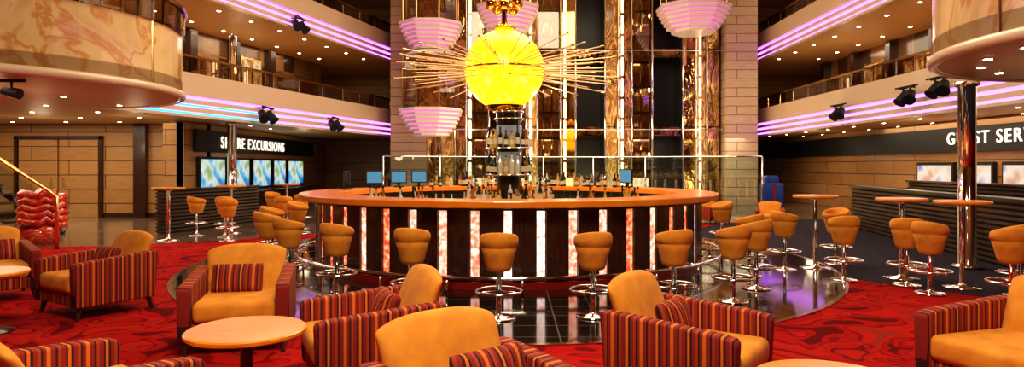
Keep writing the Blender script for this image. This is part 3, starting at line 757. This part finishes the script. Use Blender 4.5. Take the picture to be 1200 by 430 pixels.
e = emp('staircase'); bm = bmesh.new()
for i in range(14): abox(bm, (-10.2 - i * 0.27, 14.3, 0.18 * (i + 1)), (0.32, 1.3, 0.05))
mk('treads', bm, M['slat'], e)
bm = bmesh.new()
for y in (13.65, 14.95):
    acyl(bm, (-10.05, y, 0.02), (-13.85, y, 2.55), 0.07, seg=6)
mk('stringers', bm, M['dkwood'], e)
e = emp('luggage_trolley', (8.55, 22.0, 0))
box('bag', (0, 0, 0.58), (0.66, 0.5, 0.8), M['navy'], e, bevel=0.08, bseg=4)
box('hood', (0, 0.05, 1.05), (0.44, 0.36, 0.32), M['navy'], e, bevel=0.08, bseg=4)
box('red_strap', (0, -0.255, 0.6), (0.08, 0.02, 0.7), M['redkick'], e)
bm = bmesh.new()
for sx_ in (-0.25, 0.25):
    for sy in (-0.18, 0.18): acyl(bm, (sx_ - 0.02, sy, 0.07), (sx_ + 0.02, sy, 0.07), 0.07, seg=16)
abox(bm, (0, 0, 0.16), (0.6, 0.5, 0.04)); mk('wheels', bm, M['blackm'], e)

# ---------------------------------------------------------------- lights
def area(name, loc, sx, sy, p, col=(1, 0.83, 0.60), rot=(0, 0, 0)):
    l = bpy.data.lights.new(name, 'AREA'); l.shape = 'RECTANGLE'; l.size = sx; l.size_y = sy; l.energy = p; l.color = col
    o = bpy.data.objects.new(name, l); COL.objects.link(o); o.location = loc; o.rotation_euler = rot
area('atrium_top_fill', (1, 15, 9.1), 8, 10, 1200)  # broad unseen fill added at the atrium top, no fixture modelled
area('foreground_fill', (0, 1.5, 6.5), 2.2, 2, 500, (1, 0.86, 0.66), (R(25), 0, 0))  # unseen fill added well below the ceiling to brighten the foreground
area('left_deck_light', (-12.2, 15.5, 2.7), 6, 7, 270)
area('left_front_light', (-9.0, 10.5, 2.7), 3.5, 3.5, 70)
area('right_deck_light', (11.5, 15.5, 2.7), 2.5, 12, 220)
area('right_back_light', (7, 25, 2.6), 4, 2, 60)
area('gallery_left_light', (-9.3, 20, 5.8), 2, 12, 190, rot=(0, 0, R(-15)))
area('gallery_right_light', (11.7, 20, 5.8), 2, 12, 190)
area('gallery_left_top', (-9.3, 20, 9.1), 2, 12, 140, rot=(0, 0, R(-15)))
area('gallery_right_top', (11.7, 20, 9.1), 2, 12, 140)
area('core_wash', (2.5, 22.5, 0.6), 9, 1.5, 330, (1, 0.74, 0.44), (R(150), 0, 0))
def point(name, loc, p, r=0.1, col=(1, 0.80, 0.52)):
    l = bpy.data.lights.new(name, 'POINT'); l.energy = p; l.shadow_soft_size = r; l.color = col
    o = bpy.data.objects.new(name, l); COL.objects.link(o); o.location = loc
for a in (0, 90, 180, 270): point('bar_fill', (BC[0] + 1.5 * cos(R(a + 45)), BC[1] + 1.5 * sin(R(a + 45)), 2.4), 20)  # bare points added to light the bar, no pendants hang here
for x, y in ((-12, 12), (-12, 17), (-9.3, 16.5), (-8.3, 10.5), (10.8, 13), (10.8, 18), (10.8, 24), (-7.5, 24)): point('soffit_bounce_fill', (x, y, 2.1), 11, 0.2)  # points added under the soffits to imitate bounced downlight, no coves
point('bulge_bounce_fill', (6.6, 7.4, 2.0), 9, 0.2)  # added point that brightens the underside of the right bulge
for z in (4.6, 7.6):
    for x, y in ((-10, 17), (-9, 22), (11.5, 16), (11.5, 23)): point('gallery_fill', (x, y, z), 14, 0.2)  # fill points added in mid-air to brighten the galleries
for x, z in ((-1.35, 1.5), (-1.35, 4.6), (-1.35, 7.6), (0.1, 4.6), (0.1, 7.6), (1.45, 2.0), (1.45, 4.6), (1.45, 7.6), (5.35, 2.0), (5.35, 4.6), (5.35, 7.6)): point('shaft_fill', (x, 27.0, z), 14, 0.08)  # points added inside the shafts to brighten their gold backing

w = bpy.data.worlds.new('World'); scene.world = w; w.use_nodes = True
w.node_tree.nodes['Background'].inputs[0].default_value = (0.9, 0.68, 0.45, 1)
w.node_tree.nodes['Background'].inputs[1].default_value = 0.12
scene.view_settings.view_transform = 'Standard'
try: scene.view_settings.look = 'Medium High Contrast'
except Exception as ex: print('look', ex)

cam = bpy.data.cameras.new('camera'); co = bpy.data.objects.new('camera', cam); COL.objects.link(co)
co.location = (0, 0, 1.51); co.rotation_euler = (R(90), 0, 0)
cam.sensor_width = 36; cam.lens = 36 * 782 / 1200; cam.shift_y = -20 / 1200; cam.clip_end = 100
scene.camera = co
